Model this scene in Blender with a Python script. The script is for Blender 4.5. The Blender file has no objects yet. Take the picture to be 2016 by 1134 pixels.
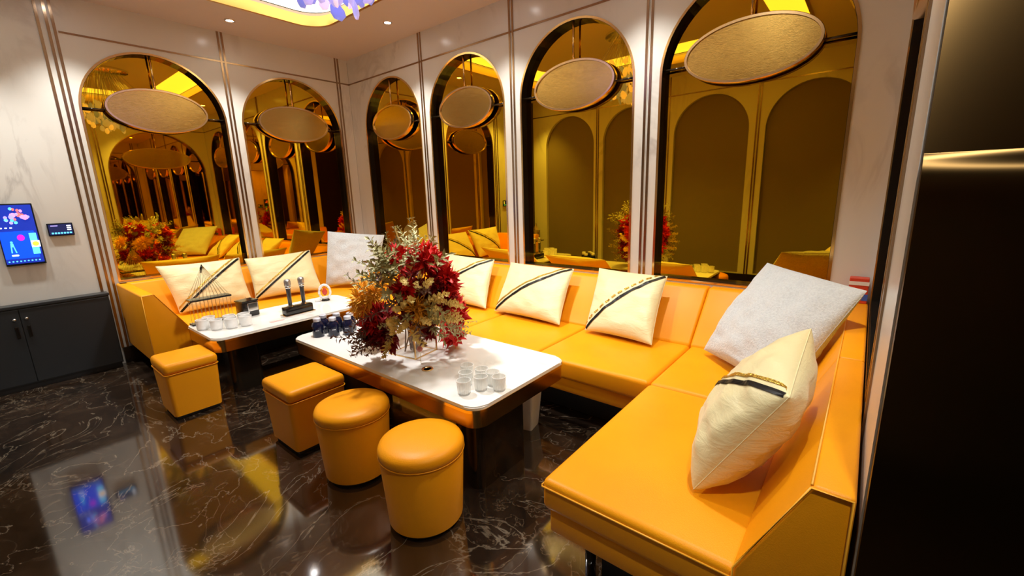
import bpy, bmesh, math, random
from mathutils import Vector, Matrix, noise
S = bpy.context.scene
C = S.collection
PI = math.pi

# ------------------------------------------------------------------ camera
W, H, L = 5.669, 3.311, 4.0          # right wall, ceiling height, room depth
YE = -2.293                          # where the right wall ends
cam = bpy.data.cameras.new('camera'); cam_o = bpy.data.objects.new('camera', cam); C.objects.link(cam_o)
cam.sensor_width = 36; cam.lens = 854.19 / 2016 * 36; cam.clip_start = 0.02; cam.clip_end = 60
yaw, pitch, roll = math.radians(39.512), math.radians(12.373), math.radians(-1.758)
fw = Vector((-math.sin(yaw)*math.cos(pitch), math.cos(yaw)*math.cos(pitch), -math.sin(pitch)))
rt = Vector((math.cos(yaw), math.sin(yaw), 0)); up = rt.cross(fw)
r2 = math.cos(roll)*rt + math.sin(roll)*up; u2 = -math.sin(roll)*rt + math.cos(roll)*up
M = Matrix((r2, u2, -fw)).transposed().to_4x4(); M.translation = Vector((5.6054, -3.499, 1.5428))
cam_o.matrix_world = M
S.camera = cam_o

# ------------------------------------------------------------------ light and exposure
S.view_settings.view_transform = 'Standard'; S.view_settings.look = 'None'
S.view_settings.gamma = 1.0; S.view_settings.use_curve_mapping = False
S.view_settings.exposure = 0.36
TRAY_LIGHT = 1.4        # luminous ceiling tray
SPOT_W = 125             # each recessed downlight
BULB_W = 150            # bulb inside the chandelier
PETAL_LIGHT = .5       # chandelier petals
wd = bpy.data.worlds.new('world'); S.world = wd; wd.use_nodes = True
wd.node_tree.nodes['Background'].inputs[0].default_value = (0.01, 0.009, 0.008, 1)

# ------------------------------------------------------------------ materials
MATS = {}
def principled(name, col, rough=.5, metal=0, **kw):
    m = bpy.data.materials.new(name); m.use_nodes = True; b = m.node_tree.nodes['Principled BSDF']
    b.inputs['Base Color'].default_value = (*col, 1); b.inputs['Roughness'].default_value = rough; b.inputs['Metallic'].default_value = metal
    for k, v in kw.items(): b.inputs[k.replace('_', ' ')].default_value = v
    MATS[name] = m; return m, m.node_tree, b
def node(nt, typ, **kw):
    n = nt.nodes.new(typ)
    for k, v in kw.items():
        if k in n.inputs: n.inputs[k].default_value = v
        else: setattr(n, k, v)
    return n
def coords(nt, scale=(1, 1, 1)):
    t = node(nt, 'ShaderNodeTexCoord'); mp = node(nt, 'ShaderNodeMapping'); mp.inputs['Scale'].default_value = scale
    g = node(nt, 'ShaderNodeNewGeometry'); nt.links.new(g.outputs['Position'], mp.inputs['Vector']); nt.nodes.remove(t); return mp.outputs[0]
def ramp(nt, src, stops):
    r = node(nt, 'ShaderNodeValToRGB'); e = r.color_ramp.elements
    while len(e) < len(stops): e.new(.5)
    for i, (p, c) in enumerate(stops): e[i].position = p; e[i].color = (*c, 1) if len(c) == 3 else c
    nt.links.new(src, r.inputs[0]); return r.outputs[0]
def mixc(nt, fac, a, b):
    m = node(nt, 'ShaderNodeMix', data_type='RGBA')
    for i, x in ((0, fac), (6, a), (7, b)):
        if hasattr(x, 'links'): nt.links.new(x, m.inputs[i])
        else: m.inputs[i].default_value = x if i == 0 else (*x, 1)
    return m.outputs[2]
def bump(nt, b, h, strength, dist=.01):
    n = node(nt, 'ShaderNodeBump'); n.inputs['Strength'].default_value = strength; n.inputs['Distance'].default_value = dist
    nt.links.new(h, n.inputs['Height']); nt.links.new(n.outputs[0], b.inputs['Normal'])
def tex_noise(nt, vec, scale, detail=4, rough=.5, dist=0):
    n = node(nt, 'ShaderNodeTexNoise', Scale=scale, Detail=detail, Roughness=rough, Distortion=dist); nt.links.new(vec, n.inputs['Vector']); return n.outputs[0]
def veins(nt, vec, scale, width, warp, detail=6):
    """thin ridge lines: |noise-0.5| near zero"""
    n = tex_noise(nt, vec, scale, detail, .55, warp)
    a = node(nt, 'ShaderNodeMath', operation='SUBTRACT'); nt.links.new(n, a.inputs[0]); a.inputs[1].default_value = .5
    c = node(nt, 'ShaderNodeMath', operation='ABSOLUTE'); nt.links.new(a.outputs[0], c.inputs[0])
    return ramp(nt, c.outputs[0], [(0, (1, 1, 1)), (width, (0, 0, 0))])

def make_marble(name, base, vein, scale, rough, strength=.5):
    m, nt, b = principled(name, base, rough)
    v = coords(nt, (1, 1, .45)); vn = veins(nt, v, scale, .035, 1.2)
    msk = ramp(nt, tex_noise(nt, v, scale*1.3, 2), [(.45, (0, 0, 0)), (.7, (strength,)*3)])
    f = node(nt, 'ShaderNodeMath', operation='MULTIPLY'); nt.links.new(vn, f.inputs[0]); nt.links.new(msk, f.inputs[1])
    cl = ramp(nt, tex_noise(nt, v, scale*.8, 3), [(.35, base), (.75, tuple(x*.9 for x in base))])
    nt.links.new(mixc(nt, f.outputs[0], cl, vein), b.inputs['Base Color'])
make_marble('wall_marble', (.73, .725, .71), (.36, .34, .34), 1.5, .22)
make_marble('table_marble', (.87, .86, .84), (.55, .53, .5), 2.0, .12, .35)
m, nt, b = principled('floor_marble', (.02, .012, .008), .07, 0, IOR=2.3)
v = coords(nt)
v1 = veins(nt, v, 1.2, .008, 2.4, 10); v2 = veins(nt, v, 3.4, .014, 1.8, 10)
msk = ramp(nt, tex_noise(nt, v, 1.1, 3), [(.42, (0, 0, 0)), (.62, (1, 1, 1))])
f2 = node(nt, 'ShaderNodeMath', operation='MULTIPLY'); nt.links.new(v2, f2.inputs[0]); nt.links.new(msk, f2.inputs[1])
base = ramp(nt, tex_noise(nt, v, 2.6, 8, .65, .8), [(.3, (.006, .004, .003)), (.55, (.024, .014, .009)), (.8, (.06, .036, .022))])
c1 = mixc(nt, v1, base, (.16, .125, .09)); c2 = mixc(nt, f2.outputs[0], c1, (.12, .085, .055))
nt.links.new(c2, b.inputs['Base Color'])

m, nt, b = principled('orange_leather', (.84, .32, .005), .42, 0, Specular_IOR_Level=.22)
v = coords(nt)
nt.links.new(ramp(nt, tex_noise(nt, v, 3, 3), [(.3, (.86, .335, .004)), (.75, (.79, .295, .004))]), b.inputs['Base Color'])
vo = node(nt, 'ShaderNodeTexVoronoi', Scale=260); nt.links.new(v, vo.inputs['Vector']); bump(nt, b, vo.outputs['Distance'], .12, .002)
principled('orange_piping', (.9, .42, .03), .35)
m, nt, b = principled('cream_satin', (.76, .685, .40), .45, 0, Sheen_Weight=.3)
v = coords(nt, (1, 1, 3)); bump(nt, b, tex_noise(nt, v, 9, 4, .6, .8), .25, .02)
m, nt, b = principled('grey_plush', (.66, .68, .72), .95, 0, Sheen_Weight=.8)
v = coords(nt); nz = tex_noise(nt, v, 90, 5, .7); bump(nt, b, nz, .7, .015)
nt.links.new(ramp(nt, nz, [(.3, (.54, .59, .66)), (.6, (.70, .76, .83))]), b.inputs['Base Color'])
principled('stripe_black', (.015, .013, .014), .35)
m, nt, b = principled('stripe_gold', (.85, .62, .14), .28, .9)
v = coords(nt); vo = node(nt, 'ShaderNodeTexVoronoi', Scale=150); nt.links.new(v, vo.inputs['Vector']); bump(nt, b, vo.outputs['Distance'], .9, .004)
principled('gold', (.83, .56, .24), .16, 1)
principled('rim_gold', (.86, .58, .2), .3, 1)
principled('strip_metal', (.40, .28, .18), .2, 1)
principled('brass_apron', (.62, .36, .10), .2, 1)
m, nt, b = principled('brushed_bronze', (.72, .51, .17), .16, 1)
v = coords(nt, (1, 1, 40)); bump(nt, b, tex_noise(nt, v, 20, 2), .15, .002)
principled('disc_frame', (.80, .60, .38), .22, 1)
principled('amber_mirror', (.78, .48, .02), .015, 1)
principled('black_gloss', (.012, .010, .009), .12)
principled('black_matte', (.012, .011, .012), .5)
m, nt, b = principled('bronze_panel', (.085, .05, .018), .3, 1, Anisotropic=.9)
tg = node(nt, 'ShaderNodeTangent', direction_type='RADIAL', axis='Z'); nt.links.new(tg.outputs[0], b.inputs['Tangent'])
principled('pedestal_bronze', (.06, .045, .03), .12, .8)
principled('white_paint', (.60, .54, .55), .6)
principled('cabinet_grey', (.022, .026, .031), .38)
m, nt, b = principled('brown_fabric', (.20, .155, .10), .8)
v = coords(nt); bump(nt, b, tex_noise(nt, v, 260, 2), .3, .002)
principled('chrome', (.8, .8, .82), .12, 1)
principled('dark_screen', (.01, .012, .02), .1)
principled('navy_glass', (.006, .008, .03), .1)
principled('silver_cap', (.60, .62, .72), .35, .2)
principled('white_plastic', (.82, .82, .83), .35)
principled('white_cup', (.96, .96, .96), .2, 0, Alpha=.6)
principled('clear_glass', (.95, .96, .94), .06, 0, Alpha=.42)
principled('vase_acrylic', (.95, .92, .86), .04, 0, Alpha=.22)
principled('mic_grille', (.45, .45, .46), .4, .9)
principled('mic_body', (.07, .07, .075), .3, .5)
principled('pink_paper', (.85, .42, .42), .6)
principled('red_pack', (.62, .06, .03), .4)
principled('blue_pack', (.04, .12, .55), .4)
principled('wire', (.75, .65, .42), .3, 1)
principled('leaf_olive', (.30, .27, .10), .6)
principled('leaf_sage', (.48, .47, .25), .65)
principled('leaf_mauve', (.17, .09, .065), .6)
principled('petal_red', (.66, .012, .012), .55)
principled('petal_crimson', (.26, .006, .012), .5)
principled('petal_yellow', (.95, .52, .05), .6)
principled('gold_leaf', (.72, .56, .16), .3, .6)
principled('moss', (.72, .56, .18), .7)
principled('stem_brown', (.12, .07, .03), .7)
principled('rose_pink', (.75, .28, .24), .5)
def emit(name, col, strength):
    m, nt, b = principled(name, col, .5); b.inputs['Emission Color'].default_value = (*col, 1); b.inputs['Emission Strength'].default_value = strength
emit('luminous', (1, .93, .70), TRAY_LIGHT)
emit('lamp_white', (1, .97, .95), 30)
emit('petal_blue', (.30, .34, .95), PETAL_LIGHT*.7)
emit('petal_violet', (.55, .50, 1.0), PETAL_LIGHT*.9)
emit('petal_pink', (.95, .72, .95), PETAL_LIGHT*1.1)
for n, c, s in (('scr_navy', (.004, .02, .28), 1), ('scr_blue', (.0, .06, .8), 1), ('scr_cyan', (.1, .55, .95), 1), ('scr_orange', (1, .5, .05), 1),
                ('scr_white', (.85, .9, 1), 1), ('scr_magenta', (.55, .01, .75), 1), ('scr_pink', (.8, .28, .6), .9), ('scr_red', (.85, .15, .15), .9),
                ('scr_lilac', (.35, .3, .9), .9), ('scr_dark', (.004, .008, .05), 1)): emit(n, c, s*1.15)

# ------------------------------------------------------------------ mesh helpers
def mesh(name, bm, mat, smooth=False):
    bmesh.ops.recalc_face_normals(bm, faces=bm.faces[:])
    me = bpy.data.meshes.new(name); bm.to_mesh(me); bm.free()
    for mm in (mat if isinstance(mat, (list, tuple)) else [mat]): me.materials.append(MATS[mm])
    if smooth:
        for p in me.polygons: p.use_smooth = True
        if smooth != True:
            me.set_sharp_from_angle(angle=math.radians(smooth))
    return me
def obj(name, me, parent=None, mat=None, smooth=False):
    if isinstance(me, bmesh.types.BMesh): me = mesh(name, me, mat, smooth)
    o = bpy.data.objects.new(name, me); C.objects.link(o); o.parent = parent; return o
def tag(o, label, cat, group=None):
    o['label'] = label; o['category'] = cat
    if group: o['group'] = group
    return o
def thing(name, label, cat, loc=(0, 0, 0), rz=0, group=None):
    o = bpy.data.objects.new(name, None); C.objects.link(o); o.location = loc; o.rotation_euler.z = rz; o.empty_display_size = .1
    return tag(o, label, cat, group)
def struct(o): o['kind'] = 'structure'; return o
def BM(): return bmesh.new()
def face(bm, vs):
    try: return bm.faces.new(vs)
    except ValueError: return None
def box(bm, x0, x1, y0, y1, z0, z1):
    v = [bm.verts.new((x, y, z)) for z in (z0, z1) for y in (y0, y1) for x in (x0, x1)]
    for f in ((0, 1, 3, 2), (4, 6, 7, 5), (0, 4, 5, 1), (2, 3, 7, 6), (0, 2, 6, 4), (1, 5, 7, 3)): bm.faces.new([v[i] for i in f])
    return bm
def rbox(x0, x1, y0, y1, z0, z1, r=.02, seg=3):
    bm = box(BM(), x0, x1, y0, y1, z0, z1)
    bmesh.ops.bevel(bm, geom=bm.edges[:], offset=r, segments=seg, profile=.5, affect='EDGES'); return bm
def prism(bm, poly, axis, a0, a1):
    """polygon (p,q) extruded along axis; axis 0: (p,q)=(y,z); 1: (x,z); 2: (x,y)"""
    def P(p, q, a): return {0: (a, p, q), 1: (p, a, q), 2: (p, q, a)}[axis]
    A = [bm.verts.new(P(p, q, a0)) for p, q in poly]; B = [bm.verts.new(P(p, q, a1)) for p, q in poly]; n = len(poly)
    bm.faces.new(A); bm.faces.new(B[::-1])
    for i in range(n): bm.faces.new((A[i], A[(i+1) % n], B[(i+1) % n], B[i]))
    return bm
def lathe(bm, prof, n=32, c=(0, 0, 0), rib=0):
    rings = []
    for r, z in prof:
        rings.append([bm.verts.new((c[0]+(r*(1-(rib if k % 2 and r > .001 else 0)))*math.cos(2*PI*k/n), c[1]+(r*(1-(rib if k % 2 and r > .001 else 0)))*math.sin(2*PI*k/n), c[2]+z)) for k in range(n)])
    for a, b_ in zip(rings, rings[1:]):
        for k in range(n): bm.faces.new((a[k], a[(k+1) % n], b_[(k+1) % n], b_[k]))
    if prof[0][0] > 1e-4: bm.faces.new(rings[0][::-1])
    if prof[-1][0] > 1e-4: bm.faces.new(rings[-1])
    bmesh.ops.remove_doubles(bm, verts=bm.verts[:], dist=1e-5); return bm
def tube(bm, pts, r, n=8, closed=False):
    pts = [Vector(p) for p in pts]; rings = []; m = len(pts)
    for i, p in enumerate(pts):
        a = pts[(i-1) % m] if (closed or i) else p; b_ = pts[(i+1) % m] if (closed or i < m-1) else p
        t = (b_-a).normalized(); s = t.cross(Vector((0, 0, 1)) if abs(t.z) < .95 else Vector((1, 0, 0))).normalized(); w = t.cross(s)
        rr = r[i] if isinstance(r, (list, tuple)) else r
        rings.append([bm.verts.new(p + rr*(math.cos(2*PI*k/n)*s + math.sin(2*PI*k/n)*w)) for k in range(n)])
    for i in range(m if closed else m-1):
        a, b_ = rings[i], rings[(i+1) % m]
        for k in range(n): face(bm, (a[k], a[(k+1) % n], b_[(k+1) % n], b_[k]))
    if not closed: face(bm, rings[0][::-1]); face(bm, rings[-1])
    return bm
def rrect(x0, x1, y0, y1, r, n=6):
    out = []
    for cx, cy, a0 in ((x1-r, y1-r, 0), (x0+r, y1-r, 90), (x0+r, y0+r, 180), (x1-r, y0+r, 270)):
        for k in range(n+1):
            a = math.radians(a0 + 90*k/n); out.append((cx + r*math.cos(a), cy + r*math.sin(a)))
    return out
def quad(bm, pts): return bm.faces.new([bm.verts.new(p) for p in pts])

# ------------------------------------------------------------------ the setting
# wall frames: (u along wall, d depth behind the visible face, z) -> world
WALLS = {'back': lambda u, d, z: (u, d, z), 'left': lambda u, d, z: (-d, u, z), 'right': lambda u, d, z: (W + d, u, z), 'front': lambda u, d, z: (u, -L - d, z)}
TH, ZTOP, ZBOT, TR = .08, 2.955, .82, 3.015
def arch(cu, hw, zb=ZBOT, zt=ZTOP, n=28, grow=0):
    zs = zt - hw; r = hw + grow; pts = [(cu - r, zb - grow)]
    pts += [(cu - r*math.cos(PI*k/n), zs + r*math.sin(PI*k/n)) for k in range(n+1)]
    return pts + [(cu + r, zb - grow)]
def wbox(bm, f, u0, u1, d0, d1, z0, z1):
    v = [bm.verts.new(f(u, d, z)) for z in (z0, z1) for d in (d0, d1) for u in (u0, u1)]
    for q in ((0, 1, 3, 2), (4, 6, 7, 5), (0, 4, 5, 1), (2, 3, 7, 6), (0, 2, 6, 4), (1, 5, 7, 3)): bm.faces.new([v[i] for i in q])
    return bm
def wprism(bm, f, poly, d0, d1):
    A = [bm.verts.new(f(u, d0, z)) for u, z in poly]; B = [bm.verts.new(f(u, d1, z)) for u, z in poly]; n = len(poly)
    bm.faces.new(A); bm.faces.new(B[::-1])
    for i in range(n): bm.faces.new((A[i], A[(i+1) % n], B[(i+1) % n], B[i]))
    return bm
def arch_panel(f, u0, u1, cu, hw, z0=0, z1=H, zb=ZBOT):
    """slab with an arched opening"""
    bm = BM(); a = arch(cu, hw, zb); zs = ZTOP - hw; out = []
    for u, z in a:
        if z <= zs + 1e-6: out.append((u0 if u < cu else u1, z))
        else:
            du, dz = u - cu, z - zs; t = 1e9
            if du < -1e-6: t = min(t, (u0 - cu)/du)
            if du > 1e-6: t = min(t, (u1 - cu)/du)
            t = min(t, (z1 - zs)/dz); out.append((cu + du*t, zs + dz*t))
    for d in (0, TH):
        A = [bm.verts.new(f(u, d, z)) for u, z in a]; B = [bm.verts.new(f(u, d, z)) for u, z in out]
        for i in range(len(a)-1):
            o0, o1 = out[i], out[i+1]; extra = []
            if abs(o0[0]-u0) < 1e-6 and abs(o1[1]-z1) < 1e-6 and o0[1] < z1 - 1e-6: extra = [bm.verts.new(f(u0, d, z1))]
            if abs(o0[1]-z1) < 1e-6 and abs(o1[0]-u1) < 1e-6 and o1[1] < z1 - 1e-6: extra = [bm.verts.new(f(u1, d, z1))]
            face(bm, [A[i], B[i]] + extra + [B[i+1], A[i+1]])
        quad(bm, [f(u0, d, z0), f(u1, d, z0), f(u1, d, zb), f(u0, d, zb)])
    n = len(a)
    for i in range(n): quad(bm, [f(a[i][0], 0, a[i][1]), f(a[(i+1) % n][0], 0, a[(i+1) % n][1]), f(a[(i+1) % n][0], TH, a[(i+1) % n][1]), f(a[i][0], TH, a[i][1])])
    for p, q in (((u0, z0), (u0, z1)), ((u0, z1), (u1, z1)), ((u1, z1), (u1, z0)), ((u1, z0), (u0, z0))):
        quad(bm, [f(p[0], 0, p[1]), f(q[0], 0, q[1]), f(q[0], TH, q[1]), f(p[0], TH, p[1])])
    bmesh.ops.remove_doubles(bm, verts=bm.verts[:], dist=1e-5); return bm
def plain_panel(f, u0, u1, z0=0, z1=H): return wbox(BM(), f, u0, u1, 0, TH, z0, z1)

BACK = [(.0, 1.49, .864, .546), (1.49, 2.80, 2.145, .545), (2.80, 4.15, 3.47, .565), (4.15, W, 4.845, .59)]
LEFT = [(-2.80, -1.4835, -2.13, .578), (-1.4835, 0, -.79, .59)]
RIGHT = [(-1.82, 0, -.89, .79)]

fl = struct(obj('floor', box(BM(), -.3, 7.0, -L-.3, .3, -.1, 0), None, 'floor_marble'))
wb = struct(obj('wall_back', wbox(BM(), WALLS['back'], -.08, W+.3, TH, TH+.15, 0, H), None, 'black_matte'))
wl = struct(obj('wall_left', wbox(BM(), WALLS['left'], -L-.2, TH, TH, TH+.15, 0, H), None, 'black_matte'))
wr = struct(obj('wall_right', wbox(BM(), WALLS['right'], YE+.02, 0, TH, TH+.25, 0, H), None, 'black_matte'))
wf = struct(obj('wall_front', wbox(BM(), WALLS['front'], 0, 6.9, TH, TH+.15, 0, H), None, 'black_matte'))
we = struct(obj('wall_entry', box(BM(), 6.7, 6.85, -L, YE, 0, H), None, 'bronze_panel'))
G = .0012
for wname, wobj, bays in (('back', wb, BACK), ('left', wl, LEFT), ('right', wr, RIGHT), ('front', wf, BACK)):
    for u0, u1, cu, hw in bays: obj('marble_panel', arch_panel(WALLS[wname], u0+G, u1-G, cu, hw, zb=.17 if wname == 'front' else ZBOT), wobj, 'wall_marble')
obj('marble_panel', plain_panel(WALLS['left'], -3.60, -2.80-G), wl, 'wall_marble')
obj('marble_panel', plain_panel(WALLS['right'], YE, -1.82-G), wr, 'wall_marble')
obj('bronze_panel', plain_panel(WALLS['front'], W, 6.7), wf, 'bronze_panel')
obj('bronze_panel', plain_panel(WALLS['left'], -L, -3.60-G), wl, 'bronze_panel')
prof = [(YE, 0), (YE, H), (YE-.012, H), (YE-.012, 1.594)] + [(YE-.014-.036*(1-(1-k/14)**2.6), 1.592-.17*k/14) for k in range(15)] + [(YE-.050, 0)]  # shallow ridge added to the profile so the panel catches a bright streak
obj('bronze_cladding', prism(BM(), prof, 0, W+.004, 6.7), wr, 'bronze_panel', 60)
for u0, u1, cu, hw in BACK:
    obj('fabric_panel', wprism(BM(), WALLS['front'], arch(cu, hw-.002, .172, ZTOP-.002), .06, TH), wf, 'brown_fabric')
# vertical metal strips, in pairs, and the thin line under the ceiling
def strip(wname, wobj, u, w=.02, z0=.16, z1=H): obj('metal_strip', wbox(BM(), WALLS[wname], u-w/2, u+w/2, -.006, .004, z0, z1), wobj, 'strip_metal')
for wname, wobj, us in (('back', wb, (1.487, 2.8045, 4.152)), ('left', wl, (-2.779, -1.4835, -.1534)), ('right', wr, (-1.78,)), ('front', wf, (1.487, 2.8045, 4.152, 5.6))):
    for u in us:
        strip(wname, wobj, u - .019); strip(wname, wobj, u + .019)
strip('left', wl, -2.852)
def hline(wname, wobj, u0, u1): obj('metal_line', wbox(BM(), WALLS[wname], u0, u1, -.004, .004, TR-.008, TR+.008), wobj, 'strip_metal')
hline('left', wl, -2.74, -.004); hline('back', wb, .004, W); hline('right', wr, -1.74, 0); hline('front', wf, 0, W)
# baseboards
struct(obj('baseboard_left', box(BM(), .001, .016, -2.8, -.01, 0, .16), None, 'black_gloss'))
struct(obj('baseboard_front', box(BM(), 0, 6.7, -L+.001, -L+.016, 0, .16), None, 'black_gloss'))

# ceiling with a rounded recessed tray
TX0, TX1, TY0, TY1, TRR = .80, 4.90, -3.22, -.77, .28
ct = rrect(TX0, TX1, TY0, TY1, TRR, 8)
bm = BM()
def ceil_out(p):
    cx, cy = (TX0+TX1)/2, (TY0+TY1)/2; x0, x1, y0, y1 = -.25, 6.85, -L-.2, .25
    dx, dy = p[0]-cx, p[1]-cy; t = 1e9
    if dx: t = min(t, ((x1 if dx > 0 else x0)-cx)/dx)
    if dy: t = min(t, ((y1 if dy > 0 else y0)-cy)/dy)
    return (cx+dx*t, cy+dy*t)
n = len(ct); co = [ceil_out(p) for p in ct]
A = [bm.verts.new((*p, H)) for p in ct]; B = [bm.verts.new((*p, H)) for p in co]
A2 = [bm.verts.new((*p, H+.12)) for p in ct]; B2 = [bm.verts.new((*p, H+.12)) for p in co]
cor = [(6.85, .25), (-.25, .25), (-.25, -L-.2), (6.85, -L-.2)]
for i in range(n):
    j = (i+1) % n
    def corner(z):
        if abs(co[i][0]-co[j][0]) > 1e-4 and abs(co[i][1]-co[j][1]) > 1e-4:
            q = min(cor, key=lambda c: (c[0]-co[i][0])**2 + (c[1]-co[i][1])**2 + (c[0]-co[j][0])**2 + (c[1]-co[j][1])**2); return [bm.verts.new((*q, z))]
        return []
    face(bm, [A[i], B[i]] + corner(H) + [B[j], A[j]]); face(bm, [A2[i], B2[i]] + corner(H+.12) + [B2[j], A2[j]]); face(bm, (A[i], A[j], A2[j], A2[i]))
ce = struct(obj('ceiling', bm, None, 'white_paint'))
bm = BM(); a = rrect(TX0, TX1, TY0, TY1, TRR, 8); b_ = rrect(TX0+.03, TX1-.03, TY0+.03, TY1-.03, TRR-.03, 8)
lo = [bm.verts.new((*p, H-.012)) for p in a]; li = [bm.verts.new((*p, H-.012)) for p in b_]; ho = [bm.verts.new((*p, H+.085)) for p in a]; hi = [bm.verts.new((*p, H+.085)) for p in b_]
for i in range(n):
    j = (i+1) % n
    for q in ((lo, li), (li, hi), (hi, ho), (ho, lo)): face(bm, (q[0][i], q[0][j], q[1][j], q[1][i]))
obj('tray_rim', bm, ce, 'rim_gold', 35)
bm = BM(); a = rrect(TX0-.01, TX1+.01, TY0-.01, TY1+.01, TRR, 8); b_ = rrect(TX0+.42, TX1-.42, TY0+.42, TY1-.42, TRR, 8)
lo = [bm.verts.new((*p, H+.131)) for p in a]; li = [bm.verts.new((*p, H+.131)) for p in b_]; ho = [bm.verts.new((*p, H+.15)) for p in a]; hi = [bm.verts.new((*p, H+.15)) for p in b_]
for i in range(n):
    j = (i+1) % n
    for q in ((lo, li), (li, hi), (hi, ho), (ho, lo)): face(bm, (q[0][i], q[0][j], q[1][j], q[1][i]))
obj('luminous_band', bm, ce, 'luminous')                     # lit band around the tray
obj('tray_ceiling', prism(BM(), b_, 2, H+.128, H+.15), ce, 'white_paint')
# air vent slats on the front soffit
av = thing('air_vent', 'linear ceiling air vent with thin slats, seen in the mirrors', 'air vent', (2.6, -3.60, H))
obj('frame', box(BM(), -.6, .6, -.09, .09, -.006, -.0005), av, 'black_matte')
for k in range(6): obj('slat', box(BM(), -.59, .59, -.08+k*.03, -.068+k*.03, -.016, -.005), av, 'white_paint')

# ------------------------------------------------------------------ arched mirrors with oval discs
def mirror(wname, cu, hw, where, group):
    f = WALLS[wname]; fl_ = lambda u, d, z: f(u, d, z)
    t = thing('arched_mirror', 'tall arched amber mirror ' + where, 'mirror', f(cu, 0, ZBOT), 0, group)
    o = Vector(t.location)
    def rel(bm):
        bmesh.ops.translate(bm, verts=bm.verts[:], vec=-o); return bm
    obj('mirror_glass', rel(wprism(BM(), f, arch(cu, hw-.001), TH-.008, TH-.001)), t, 'amber_mirror')
    bm = BM(); a, c = arch(cu, hw-.0005), arch(cu, hw, grow=-.008); n = len(a)
    for p in range(n):
        q = (p+1) % n
        for (r, d0), (s, d1) in (((a, 0), (c, 0)), ((c, 0), (c, TH-.009)), ((c, TH-.009), (a, TH-.009)), ((a, TH-.009), (a, 0))):
            quad(bm, [f(*(r[p][0], d0, r[p][1])), f(*(r[q][0], d0, r[q][1])), f(*(s[q][0], d1, s[q][1])), f(*(s[p][0], d1, s[p][1]))])
    bmesh.ops.remove_doubles(bm, verts=bm.verts[:], dist=1e-5); obj('dark_reveal', rel(bm), t, 'black_gloss')
    bm = BM(); a, c = arch(cu, hw, grow=-.006), arch(cu, hw, grow=.012)
    for p in range(n):
        q = (p+1) % n
        for (r, d0), (s, d1) in (((a, -.007), (c, -.007)), ((c, -.007), (c, .0)), ((c, 0), (a, 0)), ((a, 0), (a, -.007))):
            quad(bm, [f(r[p][0], d0, r[p][1]), f(r[q][0], d0, r[q][1]), f(s[q][0], d1, s[q][1]), f(s[p][0], d1, s[p][1])])
    bmesh.ops.remove_doubles(bm, verts=bm.verts[:], dist=1e-5); obj('gold_edge', rel(bm), t, 'gold')
    # the disc hangs in front of the glass
    zc, ew, eh = 2.44, .70*hw, .195
    d = thing('oval_disc', 'oval bronze disc in the mirror ' + where.replace('large grey plush', 'large plush'), 'wall ornament', f(cu, 0, zc), 0, 'oval discs in the arched mirrors')
    o = Vector(d.location); N = 56
    def el(s, dd): return [f(cu + (ew+s)*math.cos(2*PI*k/N), dd, zc + (eh+s)*math.sin(2*PI*k/N)) for k in range(N)]
    bm = BM(); r0, r1 = [bm.verts.new(p) for p in el(-.012, -.002)], [bm.verts.new(p) for p in el(-.012, .03)]
    bm.faces.new(r0); bm.faces.new(r1)
    for k in range(N): face(bm, (r0[k], r0[(k+1) % N], r1[(k+1) % N], r1[k]))
    obj('disc_plate', rel(bm), d, 'brushed_bronze')
    bm = BM(); rings = [[bm.verts.new(p) for p in el(s, dd)] for s, dd in ((-.012, -.002), (-.010, -.014), (.006, -.014), (.010, -.008), (.010, .036), (-.012, .036))]
    for a_, b2 in zip(rings, rings[1:] + rings[:1]):
        for k in range(N): face(bm, (a_[k], a_[(k+1) % N], b2[(k+1) % N], b2[k]))
    obj('disc_frame', rel(bm), d, 'disc_frame', 40)
    obj('rod', rel(tube(BM(), [f(cu, .016, zc+eh-.01), f(cu, .016, ZTOP-.006)], .010)), d, 'gold', True)
    for s in (-1, 1): obj('crossbar', rel(tube(BM(), [f(cu+s*(ew-.01), .03, zc-.03), f(cu+s*(hw-.008), .03, zc-.03)], .009)), d, 'pedestal_bronze', True)
gm = 'arched amber mirrors'
mirror('left', -2.13, .578, 'on the touchscreen wall, beside the dark cabinet', gm)
mirror('left', -.79, .59, 'on the touchscreen wall, next to the room corner', gm)
mirror('back', .864, .546, 'on the long sofa wall, next to the room corner', gm)
mirror('back', 2.145, .545, 'on the long sofa wall, second from the room corner', gm)
mirror('back', 3.47, .565, 'on the long sofa wall, third from the room corner', gm)
mirror('back', 4.845, .59, 'on the long sofa wall, above the large grey plush cushion', gm)
mirror('right', -.89, .79, 'on the short side wall by the bronze panel', gm)

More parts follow.
